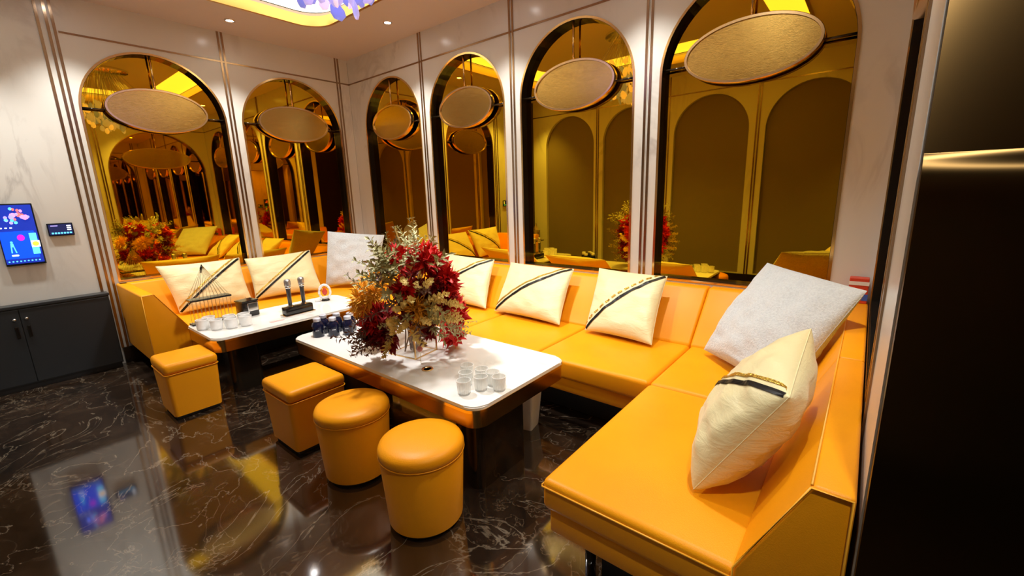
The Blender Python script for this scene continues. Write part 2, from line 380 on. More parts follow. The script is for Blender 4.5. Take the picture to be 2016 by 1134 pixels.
# ------------------------------------------------------------------ recessed downlights
dl_ring = mesh('ring', lathe(BM(), [(.034, -.002), (.036, -.008), (.048, -.006), (.05, 0), (.034, 0), (.034, -.002)], 24), 'chrome', True)
dl_lamp = mesh('lamp', lathe(BM(), [(.033, -.004), (.02, -.006), (0, -.006)], 20), 'lamp_white')
for x, y in ((.417, -1.516), (1.488, -.406), (2.80, -.406), (4.15, -.406), (.417, -2.75), (.417, -3.55), (5.25, -1.4), (5.85, -3.1)):  # last one is added out of view to light the bronze ridge
    t = thing('downlight', 'small round recessed downlight ' + ('above the touchscreen wall' if x < 1 else 'above the long sofa wall' if y > -1 else 'above the sofa end by the side wall' if y > -2 else 'added unseen for the bronze panel streak'), 'downlight', (x, y, H), 0, 'recessed ceiling downlights')
    obj('ring', dl_ring, t); obj('lamp', dl_lamp, t)
    sp = bpy.data.lights.new('downlight_beam', 'SPOT'); sp.energy = SPOT_W; sp.spot_size = math.radians(84); sp.spot_blend = 1.0; sp.shadow_soft_size = .05; sp.color = (1, .975, .88)
    so = bpy.data.objects.new('downlight_beam', sp); C.objects.link(so); so.parent = t; so.location = (0, 0, -.03)

# ------------------------------------------------------------------ petal chandelier
random.seed(4)
ch = thing('petal_chandelier', 'wide chandelier of hanging blue, violet and pink glass petals', 'chandelier', (3.02, -1.96, H+.13))
obj('ceiling_plate', lathe(BM(), [(.30, 0), (.30, -.03), (.27, -.04), (0, -.04)], 32), ch, 'chrome', 40)
def petal_mesh(mat):
    bm = BM(); prof = [(0, 0), (.022, -.02), (.034, -.055), (.030, -.085), (0, -.105)]; lathe(bm, prof, 8)
    for v in bm.verts: v.co.y *= .35
    return mesh('petal', bm, mat, True)
pm = [petal_mesh(x) for x in ('petal_blue', 'petal_violet', 'petal_pink')]
bmw = BM()
for k in range(150):
    a = random.uniform(0, 2*PI); r = .50*math.sqrt(random.random()); z = -.34 - .34*(1-(r/.50)**2)*random.uniform(.5, 1.1) - random.uniform(0, .1)
    p = obj('petal', pm[k % 3], ch); p.location = (r*math.cos(a), r*math.sin(a), z); p.rotation_euler = (random.uniform(-.4, .4), random.uniform(-.4, .4), random.uniform(0, 6)); s = random.uniform(.85, 1.35); p.scale = (s, s, s)
    tube(bmw, [(r*.4*math.cos(a), r*.4*math.sin(a), -.035), (r*math.cos(a), r*math.sin(a), z+.004)], .0015, 3)
obj('hanging_wires', bmw, ch, 'chrome')['kind'] = 'stuff'
bl = bpy.data.lights.new('chandelier_bulb', 'SPOT'); bl.energy = BULB_W; bl.spot_size = math.radians(152); bl.spot_blend = 1.0; bl.shadow_soft_size = .09; bl.color = (1, .97, .92)
bo = bpy.data.objects.new('chandelier_bulb', bl); C.objects.link(bo); bo.parent = ch; bo.location = (0, 0, -.86)

# ------------------------------------------------------------------ sectional sofa
HS, HB = .45, .80
sofa = thing('sectional_sofa', 'long U-shaped orange leather sectional sofa along the mirrored walls', 'sofa', (2.8, -.6, 0))
def sp_(name, bm, mat='orange_leather', smooth=45):
    bmesh.ops.translate(bm, verts=bm.verts[:], vec=(-2.8, .6, 0)); return obj(name, bm, sofa, mat, smooth)
def soft_prism(poly, axis, a0, a1, r=.018):
    bm = prism(BM(), poly, axis, a0, a1); bmesh.ops.bevel(bm, geom=bm.edges[:], offset=r, segments=3, profile=.5, affect='EDGES'); return bm
def seat(x0, x1, y0, y1): sp_('seat_cushion', rbox(x0+.001, x1-.001, y0+.001, y1-.001, .315, HS, .028, 4))
XA, XS, XR, YB, YS = 1.02, 4.722, 5.41, -.47, -1.2157
bx = [XA, 2.24-.0, 3.07, 3.90, XS]
seat(.27, XA, YS, YB+.0)                                  # corner seat by the touchscreen wall
for a, b_ in zip(bx, bx[1:]): seat(a, b_, YS, YB+.02)
seat(XS, XR+.02, YS, YB+.02)                              # corner seat by the side wall
seat(XS, XR+.02, YE+.004, YS)                             # chaise end
for y0, y1 in ((-2.47, -1.84), (-1.84, YS)): seat(.27, XA, y0, y1)
# backs (wedge profiles)
def wedge(w0, top, seatd, s): return [(w0, .20), (w0, HB), (w0 + s*top, HB), (w0 + s*seatd, HS+.01), (w0 + s*seatd, .20)]
for a, b_ in zip([.02, 1.41, 2.24, 3.07, 3.90, XS], [1.41, 2.24, 3.07, 3.90, XS, 5.655]):
    sp_('backrest', soft_prism([(y, z) for y, z in wedge(-.012, .10, .47, -1)], 0, a+.001, b_-.001))
for a, b_ in ((-2.745, -1.84), (-1.84, -.02)): sp_('backrest', soft_prism(wedge(.018, .10, .27, 1), 1, a+.001, b_-.001))
for a, b_ in ((YE, -1.22), (-1.22, -.02)): sp_('backrest', soft_prism(wedge(5.658, .09, .25, -1), 1, a+.001, b_-.001, .012))
sp_('armrest', soft_prism(wedge(-2.748, .09, .29, 1), 0, .02, 1.0, .014))
# bases under the cushions, set slightly back
sp_('base', rbox(XA-.5, XS+.1, YS+.03, YB, .215, .318, .01, 2)); sp_('base', rbox(XS+.03, XR+.05, YE+.02, YB, .215, .318, .01, 2)); sp_('base', rbox(.2, XA-.03, -2.5, YB, .215, .318, .01, 2))
sp_('plinth', box(BM(), XA-.4, XS+.2, YS+.2, YB+.2, 0, .22), 'black_matte'); sp_('plinth', box(BM(), XS+.2, XR+.1, YE+.14, YB, 0, .22), 'black_matte'); sp_('plinth', box(BM(), .1, XA-.2, -2.6, YB, 0, .22), 'black_matte')
for x, y in ((XS+.16, YE+.12), (5.5, YE+.12), (XA-.12, -2.6)): sp_('leg', tube(BM(), [(x, y, 0), (x, y, .22)], .022, 12), 'black_gloss', True)
# piping along the open ends
def pipe(pts): sp_('piping', tube(BM(), pts, .0035, 6), 'orange_piping', True)
y = YE - .001
pipe([(5.652, y, .24), (5.652, y, HB-.006), (5.568, y, HB-.004), (5.41, y, HS+.012), (5.41, y, .24)])
pipe([(XS+.006, y+.004, .42), (XR, y+.004, .42)]); pipe([(XS+.002, y+.01, .42), (XS+.002, YS, .42)])
pipe([(5.568, YE+.01, HB-.002), (5.568, -.12, HB-.002)])
pipe([(1.001, -2.742, .24), (1.001, -2.742, HB-.008), (1.001, -2.66, HB-.004), (1.001, -2.462, HS+.012)])

# ------------------------------------------------------------------ cushions
def cushion(name, label, BL, BR, TRc, TL, thick, mat, stripe=None, seed=0, n=30, wrinkle=.006, pinch=.05, group=None, gold='line'):
    BL, BR, TRc, TL = (Vector(p) for p in (BL, BR, TRc, TL)); cen = (BL+BR+TRc+TL)/4
    nor = (BR - BL).cross(TL - BL).normalized()
    def P(s, t, side):
        s2 = s*(1 - pinch*(1-t*t)); t2 = t*(1 - pinch*(1-s*s)); a, b_ = (s2+1)/2, (t2+1)/2
        p = BL*(1-a)*(1-b_) + BR*a*(1-b_) + TRc*a*b_ + TL*(1-a)*b_
        h = thick*max(0, (1-s*s)*(1-t*t))**.42
        q = Vector((s*2.2+seed*7, t*2.2, side*3)); w = noise.noise(q*1.6)*wrinkle*2 + (1-abs(noise.noise(Vector((s*1.2+seed, t*6.5, side)))))*wrinkle*1.3
        return p - cen + side*nor*(h*(1 - .12*t) + w*min(1, 6*(1-abs(s))*(1-abs(t))*2))
    t_ = thing(name, label, 'cushion', cen, 0, group)
    bm = BM(); g = {}
    for side in (1, -1):
        for i in range(n+1):
            for j in range(n+1):
                s, t = math.sin((i/n-.5)*PI), math.sin((j/n-.5)*PI)
                edge = i in (0, n) or j in (0, n)
                if edge and side == -1: g[side, i, j] = g[1, i, j]
                else: g[side, i, j] = bm.verts.new(P(s, t, side))
        for i in range(n):
            for j in range(n): face(bm, [g[side, a, b_] for a, b_ in ((i, j), (i+1, j), (i+1, j+1), (i, j+1))])
    obj('cover', bm, t_, mat, True)
    bm = BM(); tube(bm, [P(math.sin(PI*(k/16-.5)), -1, 1) for k in range(16)] + [P(1, math.sin(PI*(k/16-.5)), 1) for k in range(16)] + [P(-math.sin(PI*(k/16-.5)), 1, 1) for k in range(16)] + [P(-1, -math.sin(PI*(k/16-.5)), 1) for k in range(16)], .0022, 5, True)
    obj('seam', bm, t_, mat, True)
    def ribbon(nm, m_, p0, p1, w, off, dash=0):
        d = Vector(p1) - Vector(p0); pn = Vector((-d.y, d.x)).normalized()*w/2; bm = BM(); N = 36; prev = None
        for k in range(N+1):
            c = Vector(p0) + d*k/N; row = []
            for e in (-1, 0, 1):
                q = c + pn*e; q.x = max(-.995, min(.995, q.x)); q.y = max(-.995, min(.995, q.y)); row.append(P(q.x, q.y, 1) + nor*off)
            row = [bm.verts.new(v) for v in row]
            if prev and not (dash and k % 3 == 0):
                for e in (0, 1): face(bm, (prev[e], prev[e+1], row[e+1], row[e]))
            prev = row
        bmesh.ops.solidify(bm, geom=bm.faces[:], thickness=.002)
        obj(nm, bm, t_, m_)
    if stripe:
        (p0, p1) = stripe; d = (Vector(p1)-Vector(p0)).normalized(); pn = Vector((-d.y, d.x))
        ribbon('black_stripe', 'stripe_black', p0, p1, .075, .004)
        o = pn*.13
        ribbon('gold_stripe', 'stripe_gold', Vector(p0)+o, Vector(p1)+o, .05, .004, 1 if gold == 'dash' else 0)
    return t_
D1 = ((-.97, -.97), (.97, .97)); gc = 'cream striped cushions'
cushion('cushion', 'cream cushion with black and gold diagonal stripe, behind the string stand', (.41, -2.38, .475), (.47, -1.74, .475), (.23, -1.72, .93), (.23, -2.46, .94), .085, 'cream_satin', D1, 1)
cushion('cushion', 'cream cushion with black and gold diagonal stripe, behind the microphones', (.43, -1.69, .475), (.58, -1.0, .475), (.24, -.93, .92), (.23, -1.67, .91), .085, 'cream_satin', D1, 2)
cushion('plush_cushion', 'square pale grey plush cushion in the sofa corner by the touchscreen wall', (.46, -.89, .485), (.95, -.50, .495), (.69, -.14, 1.05), (.38, -.74, 1.14), .08, 'grey_plush', None, 3, 36, .008, .02)
cushion('cushion', 'cream cushion with black diagonal stripe, partly behind the flowers', (2.12, -.58, .475), (2.865, -.58, .475), (2.68, -.22, .88), (1.95, -.22, .9), .085, 'cream_satin', D1, 4)
cushion('cushion', 'cream striped cushion between the flower cushion and dashed-gold cushion', (2.99, -.59, .475), (3.73, -.63, .475), (3.62, -.22, .865), (2.9, -.22, .87), .085, 'cream_satin', D1, 5)
cushion('cushion', 'cream cushion with black stripe and dashed gold stripe', (3.97, -.63, .475), (4.52, -.67, .475), (4.45, -.22, .88), (3.87, -.22, .895), .085, 'cream_satin', D1, 6, gold='dash')
cushion('plush_cushion', 'large pale grey plush cushion leaning in the sofa corner by the side wall', (4.85, -.60, .49), (5.36, -1.07, .50), (5.635, -.70, 1.0), (5.11, -.22, 1.035), .10, 'grey_plush', None, 7, 44, .010, .02)
cushion('cushion', 'plump cream cushion with short black band, standing on the sofa end seat', (5.215, -1.50, .55), (5.219, -2.03, .47), (5.475, -2.01, .90), (5.475, -1.50, .985), .128, 'cream_satin', D1, 8, 44, .008, .015)

# ------------------------------------------------------------------ marble tables
def table(label, x0, x1, y0, y1, peds, h=.52):
    cx, cy = (x0+x1)/2, (y0+y1)/2
    t = thing('marble_table', label, 'table', (cx, cy, 0)); a, b_ = (x1-x0)/2, (y1-y0)/2
    bm = prism(BM(), rrect(-a, a, -b_, b_, .085, 8), 2, h-.022, h); bmesh.ops.bevel(bm, geom=[e for e in bm.edges if all(abs(v.co.z-h) < 1e-5 for v in e.verts)], offset=.006, segments=2, affect='EDGES')
    obj('table_top', bm, t, 'table_marble', 40)
    obj('rim_line', prism(BM(), rrect(-a-.004, a+.004, -b_-.004, b_+.004, .088, 8), 2, h-.034, h-.018), t, 'gold', 40)
    obj('apron', prism(BM(), rrect(-a+.002, a-.002, -b_+.002, b_-.002, .083, 8), 2, h-.115, h-.034), t, 'brass_apron', 40)
    for p in peds: obj('pedestal', prism(BM(), rrect(p[0]-cx, p[1]-cx, p[2]-cy, p[3]-cy, .05, 6), 2, 0, h-.115), t, 'pedestal_bronze', 40)
    return t
table('white marble coffee table with brass edge, carrying the flowers and bottles', 2.30, 4.235, -2.14, -1.32, [(2.40, 2.62, -2.06, -1.5), (3.98, 4.17, -2.07, -1.66)])
table('white marble coffee table with brass edge, carrying the microphones', 1.16, 1.86, -2.52, -1.17, [(1.30, 1.72, -2.40, -2.16), (1.30, 1.72, -1.52, -1.28)])

# ------------------------------------------------------------------ stools
def round_stool(x, y, label):
    t = thing('round_stool', label, 'stool', (x, y, 0)); r = .200
    obj('seat_pad', lathe(BM(), [(0, .366), (r-.004, .366), (r+.002, .372), (r+.003, .394), (r-.006, .414), (r-.028, .426), (r-.07, .433), (0, .435)], 48), t, 'orange_leather', True)
    obj('body', lathe(BM(), [(r-.03, .02), (r-.022, .024), (r-.002, .360), (r-.006, .366)], 48), t, 'orange_leather', 40)
    obj('piping', tube(BM(), [((r+.001)*math.cos(2*PI*k/48), (r+.001)*math.sin(2*PI*k/48), .367) for k in range(48)], .003, 6, True), t, 'orange_leather', True)
    obj('foot_ring', lathe(BM(), [(r-.045, 0), (r-.045, .022)], 32), t, 'black_matte', 40)
round_stool(4.07, -2.352, 'round orange leather stool beside the table corner with the glasses')
round_stool(3.465, -2.35, 'round orange leather stool next to the square stool')
def square_stool(x, y, hx, hy, rz, label):
    t = thing('square_stool', label, 'stool', (x, y, 0), rz)
    bm = rbox(-hx, hx, -hy, hy, .352, .432, .03, 4); obj('seat_pad', bm, t, 'orange_leather', 50)
    bm = prism(BM(), rrect(-hx+.004, hx-.004, -hy+.004, hy-.004, .03, 5), 2, .028, .353)
    for v in bm.verts:
        if v.co.z < .1: v.co.x *= .93; v.co.y *= .92
    obj('body', bm, t, 'orange_leather', 40)
    obj('piping', tube(BM(), [(p[0], p[1], .354) for p in rrect(-hx, hx, -hy, hy, .03, 5)], .003, 6, True), t, 'orange_leather', True)
    obj('foot_block', box(BM(), -hx*.8, hx*.8, -hy*.8, hy*.8, 0, .03), t, 'black_matte')
square_stool(2.88, -2.345, .195, .185, 0, 'square orange leather stool between the two marble tables')
square_stool(1.71, -2.692, .19, .168, 0, 'square orange leather stool at the microphone table end')

# ------------------------------------------------------------------ cabinet, touchscreen, control panel
cb = thing('low_cabinet', 'low dark grey cabinet with two doors under the touchscreen', 'cabinet', (.072, -3.41, 0))
obj('body', box(BM(), -.058, .05, -.58, .58, .05, .715), cb, 'cabinet_grey'); obj('kick_base', box(BM(), -.058, .03, -.57, .57, 0, .05), cb, 'black_matte')
obj('cabinet_top', rbox(-.058, .065, -.585, .585, .715, .74, .004, 2), cb, 'cabinet_grey')
for y0, y1, hy in ((-.575, .003, -.03), (.007, .575, .04)):
    d = obj('door', rbox(.05, .06, y0, y1, .06, .705, .003, 2), cb, 'cabinet_grey')
    obj('knob', lathe(BM(), [(0, 0), (.012, .004), (.014, .012), (.008, .02), (0, .022)], 16), d, 'chrome', True).location = (.072, hy, .615)
    obj('pull', rbox(.061, .069, hy-.011, hy+.011, .46, .56, .003, 2), d, 'black_gloss')
ts = thing('touchscreen', 'portrait wall touchscreen with bright blue menu graphics', 'screen', (.002, -3.28, 1.06))
TW, THt = .118, .52
obj('bezel', rbox(0, .028, -TW, TW, 0, THt, .006, 2), ts, 'dark_screen')
def gfx(name, mat, poly, x): obj(name, prism(BM(), poly, 0, x, x+.0006), ts, mat)
def disc(cy, cz, ry, rz, n=20): return [(cy+ry*math.cos(2*PI*k/n), cz+rz*math.sin(2*PI*k/n)) for k in range(n)]
obj('display', prism(BM(), rrect(-TW+.006, TW-.01, .018, THt-.012, .004, 2), 0, .028, .0285), ts, 'scr_navy')
gfx('menu_area', 'scr_blue', rrect(-TW+.008, TW-.030, .06, .29, .004, 2), .0286)
random.seed(11)
for k in range(17):
    cy, cz = random.uniform(-.02, .08), random.uniform(.36, .48); r = random.uniform(.010, .02)
    gfx('flower_dot', random.choice(['scr_pink', 'scr_lilac', 'scr_pink', 'scr_red']), disc(cy, cz, r*.8, r), .0292 + k*.0002)
for k in range(7): gfx('bubble', random.choice(['scr_lilac', 'scr_cyan']), disc(random.uniform(-.09, .0), random.uniform(.36, .48), .011, .013), .0289)
gfx('cyan_card', 'scr_cyan', [(.055, .09), (.098, .09), (.098, .27), (.055, .27)], .0292)
gfx('white_card', 'scr_white', [(.056, .15), (.108, .15), (.108, .205), (.056, .205)], .0296)
gfx('orange_card', 'scr_orange', disc(.082, .178, .02, .02), .0303)
gfx('magenta_spot', 'scr_magenta', disc(.005, .235, .022, .026), .0292)
for p in (disc(-.055, .20, .008, .010, 12), [(-.066, .16), (-.044, .16), (-.047, .19), (-.063, .19)], [(-.066, .16), (-.059, .16), (-.062, .11), (-.070, .11)], [(-.051, .16), (-.044, .16), (-.036, .11), (-.044, .11)]): gfx('dancer_icon', 'scr_cyan', p, .0292)
gfx('button_pill', 'scr_white', rrect(-.072, -.03, .082, .096, .0065, 4), .0292)
for k in range(9): gfx('menu_icon', 'scr_cyan', disc(-.095+k*.022, .038, .006, .006, 10), .0292)
for k in range(3): gfx('title_mark', 'scr_white', rrect(-.10+k*.028, -.085+k*.028, .315, .325, .003, 2), .0292)
cp = thing('control_panel', 'small black wall control panel with lit icons beside the touchscreen', 'control panel', (.002, -3.025, 1.288))
obj('bezel', rbox(0, .018, -.082, .082, 0, .112, .004, 2), cp, 'dark_screen')
def g2(mat, poly, nm, x=.0186): obj(nm, prism(BM(), poly, 0, x, x+.0006), cp, mat)
g2('scr_dark', rrect(-.074, .074, .01, .102, .003, 2), 'display', .0181)
for k in range(7): g2('scr_cyan', rrect(-.062+k*.019, -.048+k*.019, .018, .032, .003, 2), 'key_icon', .019)
for k in range(3): g2('scr_white', rrect(.04, .068, .048+k*.017, .058+k*.017, .003, 2), 'value_mark', .019)
g2('scr_lilac', rrect(-.06, -.015, .086, .093, .002, 2), 'title_mark', .019)

# ------------------------------------------------------------------ things on the flower table
TZ = .52
def copies(label, name, cat, group, parts, spots):
    for sx, sy, rz in spots:
        t = thing(name, label, cat, (sx, sy, TZ), rz, group)
        for nm, me in parts: obj(nm, me, t)
bt = [('bottle_body', mesh('bottle_body', lathe(BM(), [(.034, 0), (.041, .006), (.042, .085), (.036, .105), (.022, .118), (.022, .122)], 28), 'navy_glass', True)),
      ('cap', mesh('cap', lathe(BM(), [(.026, .120), (.027, .123), (.027, .142), (.022, .146), (0, .147)], 24), 'silver_cap', 40))]
bm = BM()
for k in range(6):
    a0, a1 = -.9+k*.10, -.9+(k+1)*.10-.03
    quad(bm, [(.0426*math.cos(a), .0426*math.sin(a), z) for a, z in ((a0, .052), (a1, .053), (a1, .060), (a0, .059))])
bt.append(('print', mesh('print', bm, 'silver_cap')))
copies('small navy bottle with silver cap in the cluster on the flower table', 'navy_bottle', 'bottle', 'navy bottles on the flower table', bt,
       [(2.455, -2.005, 0), (2.535, -1.925, .2), (2.60, -1.84, -.2), (2.40, -1.93, .1), (2.45, -1.845, 0), (2.525, -1.775, .3)])
gl = [('glass', mesh('glass', lathe(BM(), [(.031, 0), (.034, .004), (.037, .05), (.038, .077), (.036, .078), (.034, .05), (.030, .010), (0, .009)], 40, rib=.035), 'clear_glass', 30)),
      ('rim', mesh('rim', tube(BM(), [(.037*math.cos(2*PI*k/32), .037*math.sin(2*PI*k/32), .077) for k in range(32)], .0022, 6, True), 'white_cup', True))]
copies('clear ribbed glass tumbler in the cluster on the flower table', 'glass_tumbler', 'glass', 'glass tumblers on the flower table', gl,
       [(4.058, -2.043, 0), (4.097, -1.955, 0), (4.178, -1.90, 0), (3.99, -1.962, 0), (4.030, -1.875, 0), (3.925, -1.885, 0), (4.11, -1.872, 0)])
gr = thing('cable_grommet', 'small round brass cable ring set in the flower table', 'cable ring', (3.64, -1.94, TZ))
obj('ring', lathe(BM(), [(.024, 0), (.024, .004), (.034, .005), (.036, 0)], 28), gr, 'gold', True); obj('hole_cap', lathe(BM(), [(0, .0008), (.024, .0008)], 20), gr, 'black_matte')

# flower arrangement in a square clear vase with metal edges
random.seed(21)
fa = thing('flower_arrangement', 'tall arrangement of red, orange and green flowers in a square clear vase', 'flowers', (3.33, -1.80, TZ), math.radians(8))
va = obj('vase', box(BM(), -.115, .115, -.10, .10, .004, .235), fa, 'vase_acrylic')
for sx in (-1, 1):
    for sy in (-1, 1): obj('vase_edge', box(BM(), sx*.116-.004, sx*.116+.004, sy*.101-.004, sy*.101+.004, 0, .237), va, 'gold')
for sy in (-1, 1):
    for z in (.003, .236): obj('vase_edge', box(BM(), -.116, .116, sy*.101-.003, sy*.101+.003, z-.003, z+.003), va, 'gold')
for sx in (-1, 1):
    for z in (.003, .236): obj('vase_edge', box(BM(), sx*.116-.003, sx*.116+.003, -.10, .10, z-.003, z+.003), va, 'gold')
bm = BM()
for k in range(16):
    a = random.uniform(0, 2*PI); tube(bm, [(random.uniform(-.06, .06), random.uniform(-.05, .05), .012), (.03*math.cos(a), .03*math.sin(a), .24), (.12*math.cos(a), .12*math.sin(a), .45)], .005, 5)
obj('stems', bm, fa, 'stem_brown')
def leaf(bm, p, d, up_, ln, wd):
    """one folded leaf of four triangles"""
    d = d.normalized(); s = d.cross(up_)
    if s.length < .01: s = d.cross(Vector((1, 0, 0)))
    s.normalize(); nn = s.cross(d)
    a = bm.verts.new(p); b1 = bm.verts.new(p + d*ln*.5 + s*wd*.5 + nn*wd*.12); b2 = bm.verts.new(p + d*ln*.5 - s*wd*.5 + nn*wd*.12); m_ = bm.verts.new(p + d*ln*.5 - nn*.02*ln); e = bm.verts.new(p + d*ln - nn*ln*.12)
    for q in ((a, b1, m_), (a, m_, b2), (b1, e, m_), (m_, e, b2)): bm.faces.new(q)
def rv(): 
    v = Vector((random.gauss(0, 1), random.gauss(0, 1), random.gauss(0, 1))); return v.normalized()
def spray(mats, n, ln, wd, length=.2, curve=.06):
    """a stalk with paired leaves, growing along +z"""
    bm = BM(); pts = [Vector((curve*(k/6)**2, 0, length*k/6)) for k in range(7)]; tube(bm, pts, .002, 4)
    for k in range(n):
        t = .15 + .85*k/n; p = Vector((curve*t*t, 0, length*t)); a = k*2.4
        leaf(bm, p, Vector((math.cos(a), math.sin(a), .7)), Vector((0, 0, 1)), ln*random.uniform(.7, 1.2)*(1.1-.4*t), wd)
    return mesh('leaf_spray', bm, mats)
def pom(mat, n, ln, wd, r=.015):
    bm = BM()
    for k in range(n):
        d = rv(); d.z = abs(d.z)*.9 - .25; leaf(bm, d*r + rv()*r*.8, d, rv(), ln*random.uniform(.6, 1.2), wd)
    return mesh('blossom', bm, mat)
sage = [spray('leaf_sage', 16, .055, .020), spray('leaf_sage', 20, .045, .016, .24, .09)]
olive = [spray('leaf_olive', 18, .06, .024), spray('leaf_olive', 14, .07, .02, .17)]
mauve = [spray('leaf_mauve', 20, .06, .018, .24, .1), spray('leaf_mauve', 16, .05, .02)]
mossy = [spray('moss', 26, .035, .018, .16, .03)]
red = [pom('petal_red', 46, .06, .03), pom('petal_red', 34, .07, .026)]; crim = [pom('petal_crimson', 46, .06, .028), pom('petal_crimson', 40, .065, .03)]
yel = [pom('petal_yellow', 90, .06, .010), pom('petal_yellow', 80, .07, .009)]
bm = BM()
for s in (-1, 1):
    prev = None
    for k in range(9):
        t = k/8; wv = .05*math.sin(PI*min(1, t*1.05))**.8; row = [bm.verts.new((e*wv, .02*math.sin(PI*t)*s*.4 + .01*abs(e), t*.13)) for e in (-1, -.5, 0, .5, 1)]
        if prev:
            for q in range(4): face(bm, (prev[q], prev[q+1], row[q+1], row[q]))
        prev = row
gleaf = mesh('gold_leaf', bm, 'gold_leaf', True)
# the camera-facing frame of the bunch in world space (right along (.77,.64), front along (.8,-.6)); positions are local to the vase
rz = fa.rotation_euler.z
def put(name, me, x, y, z, d, s=1.0, spin=None):
    o = obj(name, me, fa); q = Vector(d).normalized().to_track_quat('Z', 'Y'); o.rotation_mode = 'QUATERNION'
    from mathutils import Quaternion
    o.rotation_quaternion = q @ Quaternion((0, 0, 1), random.uniform(0, 6.28) if spin is None else spin); o.location = (x, y, z); o.scale = (s, s, s)
Rr, Ff = Vector((.70, .71, 0)), Vector((.71, -.70, 0))       # sideways and outward from the sofa side of the bunch
def at(u, w, z): p = Rr*u + Ff*w; return (p.x, p.y, z)
def shell(u, z, depth=1):                                     # a place on the egg-shaped surface of the bunch
    k = 1 - ((u)/.36)**2 - ((z-.42)/.42)**2; return .26*math.sqrt(max(.02, k))*depth
def cluster(kind, name, u, z, n, spread, s=1.0, sides=(1,)):
    for k in range(n):
        uu, zz = u + random.uniform(-1, 1)*spread, z + random.uniform(-1, 1)*spread
        for sd in sides:
            w = shell(uu, zz)*sd*random.uniform(.85, 1.05); p = Vector(at(uu, w, zz)); d = p - Vector((0, 0, .32)); d = (d.normalized() + rv()*.35).normalized(); d.z = max(d.z, (.05 - p.z)/.22); p.z = max(p.z, .10)
            put(name, random.choice(kind), p.x, p.y, p.z, d, s*random.uniform(.85, 1.2))
B2 = (1, -1)
cluster(crim, 'red_blossom', 0, .42, 8, .2, 1.1, B2); cluster(olive, 'leaf_spray', 0, .45, 11, .22, .9, B2); cluster(mauve, 'leaf_spray', 0, .35, 6, .2, .8, B2)
cluster(red, 'red_blossom', .10, .60, 6, .07, 1.1, B2); cluster(red, 'red_blossom', .19, .50, 6, .06, 1.1, B2); cluster(crim, 'red_blossom', .16, .45, 5, .07, 1.1)
cluster(red, 'red_blossom', .0, .48, 2, .02, 1.2); cluster(red, 'red_blossom', .27, .30, 5, .05, 1.1, B2); cluster(red, 'red_blossom', .25, .14, 5, .05, 1.1, B2)
cluster(red, 'red_blossom', -.24, .29, 4, .05, 1.1, B2); cluster(crim, 'red_blossom', -.19, .20, 7, .06, 1.2, B2); cluster(red, 'red_blossom', -.03, .66, 3, .03)
cluster(yel, 'yellow_blossom', -.24, .42, 6, .05, 1.25, B2); cluster(yel, 'yellow_blossom', .05, .38, 5, .04, 1.25); cluster(yel, 'yellow_blossom', .03, .25, 2, .03, .8)
cluster(mossy, 'leaf_spray', .03, .42, 14, .11, 1.0); cluster(mossy, 'leaf_spray', -.05, .26, 6, .07, 1.0); cluster(mossy, 'leaf_spray', .17, .34, 5, .07, 1, B2)
cluster(sage, 'leaf_spray', .02, .65, 8, .06, .7, B2); cluster(olive, 'leaf_spray', -.10, .55, 6, .07, .9, B2); cluster(sage, 'leaf_spray', -.14, .50, 4, .06, .8)
cluster(sage, 'leaf_spray', .14, .24, 5, .05, .7); cluster(sage, 'leaf_spray', .22, .22, 4, .05, .7, B2); cluster(sage, 'leaf_spray', -.10, .27, 4, .04, .6)
for k in range(12):
    p = at(random.uniform(-.28, -.10), random.uniform(.10, .22), random.uniform(.15, .27)); put('leaf_spray', random.choice(mauve), *p, (p[0]*1.2, p[1]*1.2, -.02 - random.uniform(0, .07)), .75)
for u, w, z, d, s in ((.02, .20, .58, (0, .1, 1), .95), (.06, .23, .50, (.4, .1, .9), .95), (.05, .02, .74, (.05, 0, 1), 1.0), (-.02, .04, .73, (-.3, .1, 1), .85)): put('gold_leaf', gleaf, *at(u, w, z), (d[0]*Rr.x, d[0]*Rr.y, d[2]), s, 0 if s < 1 else 1)
put('leaf_spray', sage[1], *at(.06, 0, .60), (.75*Rr.x, .75*Rr.y, .8), .75); put('leaf_spray', sage[0], *at(-.05, .03, .64), (-.9*Rr.x, -.9*Rr.y, .5), .9)
put('leaf_spray', sage[1], *at(.03, .0, .58), (.3*Rr.x, .3*Rr.y, 1), .6)
q = Matrix.Rotation(-rz, 3, 'Z') @ Vector((.20, -.10, 0))
pk = obj('pink_ornament', lathe(BM(), [(0, .075), (.013, .08), (.019, .093), (.013, .107), (0, .112)], 16), fa, 'rose_pink', True); pk.location = q
obj('cord', tube(BM(), [(0, 0, .111), (.003, 0, .15), (-.01, .01, .24)], .003, 6), pk, 'rose_pink', True); obj('pin', tube(BM(), [(0, 0, .0), (0, 0, .078)], .0018, 5), pk, 'wire')

# ------------------------------------------------------------------ things on the microphone table
mb = thing('microphone_stand', 'black desktop microphone holder on the marble table', 'microphone stand', (1.655, -1.785, TZ), math.radians(3))
obj('base', rbox(-.055, .055, -.14, .14, 0, .018, .005, 2), mb, 'chrome', 40); obj('block', rbox(-.042, .042, -.125, .125, .018, .085, .006, 2), mb, 'black_gloss', 40)
for s in (-1, 1): obj('socket', lathe(BM(), [(.024, .085), (.024, .096), (.018, .098)], 20), mb, 'chrome', 40).location = (0, s*.062, 0)
mp = [('handle', mesh('handle', lathe(BM(), [(.013, 0), (.0165, .004), (.019, .14), (.021, .155)], 24), 'mic_body', True)), ('collar', mesh('collar', lathe(BM(), [(.022, .155), (.025, .16), (.025, .166), (.022, .17)], 24), 'chrome', 40)),
      ('grille', mesh('grille', lathe(BM(), [(.022, .17), (.027, .182), (.028, .215), (.024, .230), (.012, .237), (0, .238)], 24), 'mic_grille', True))]
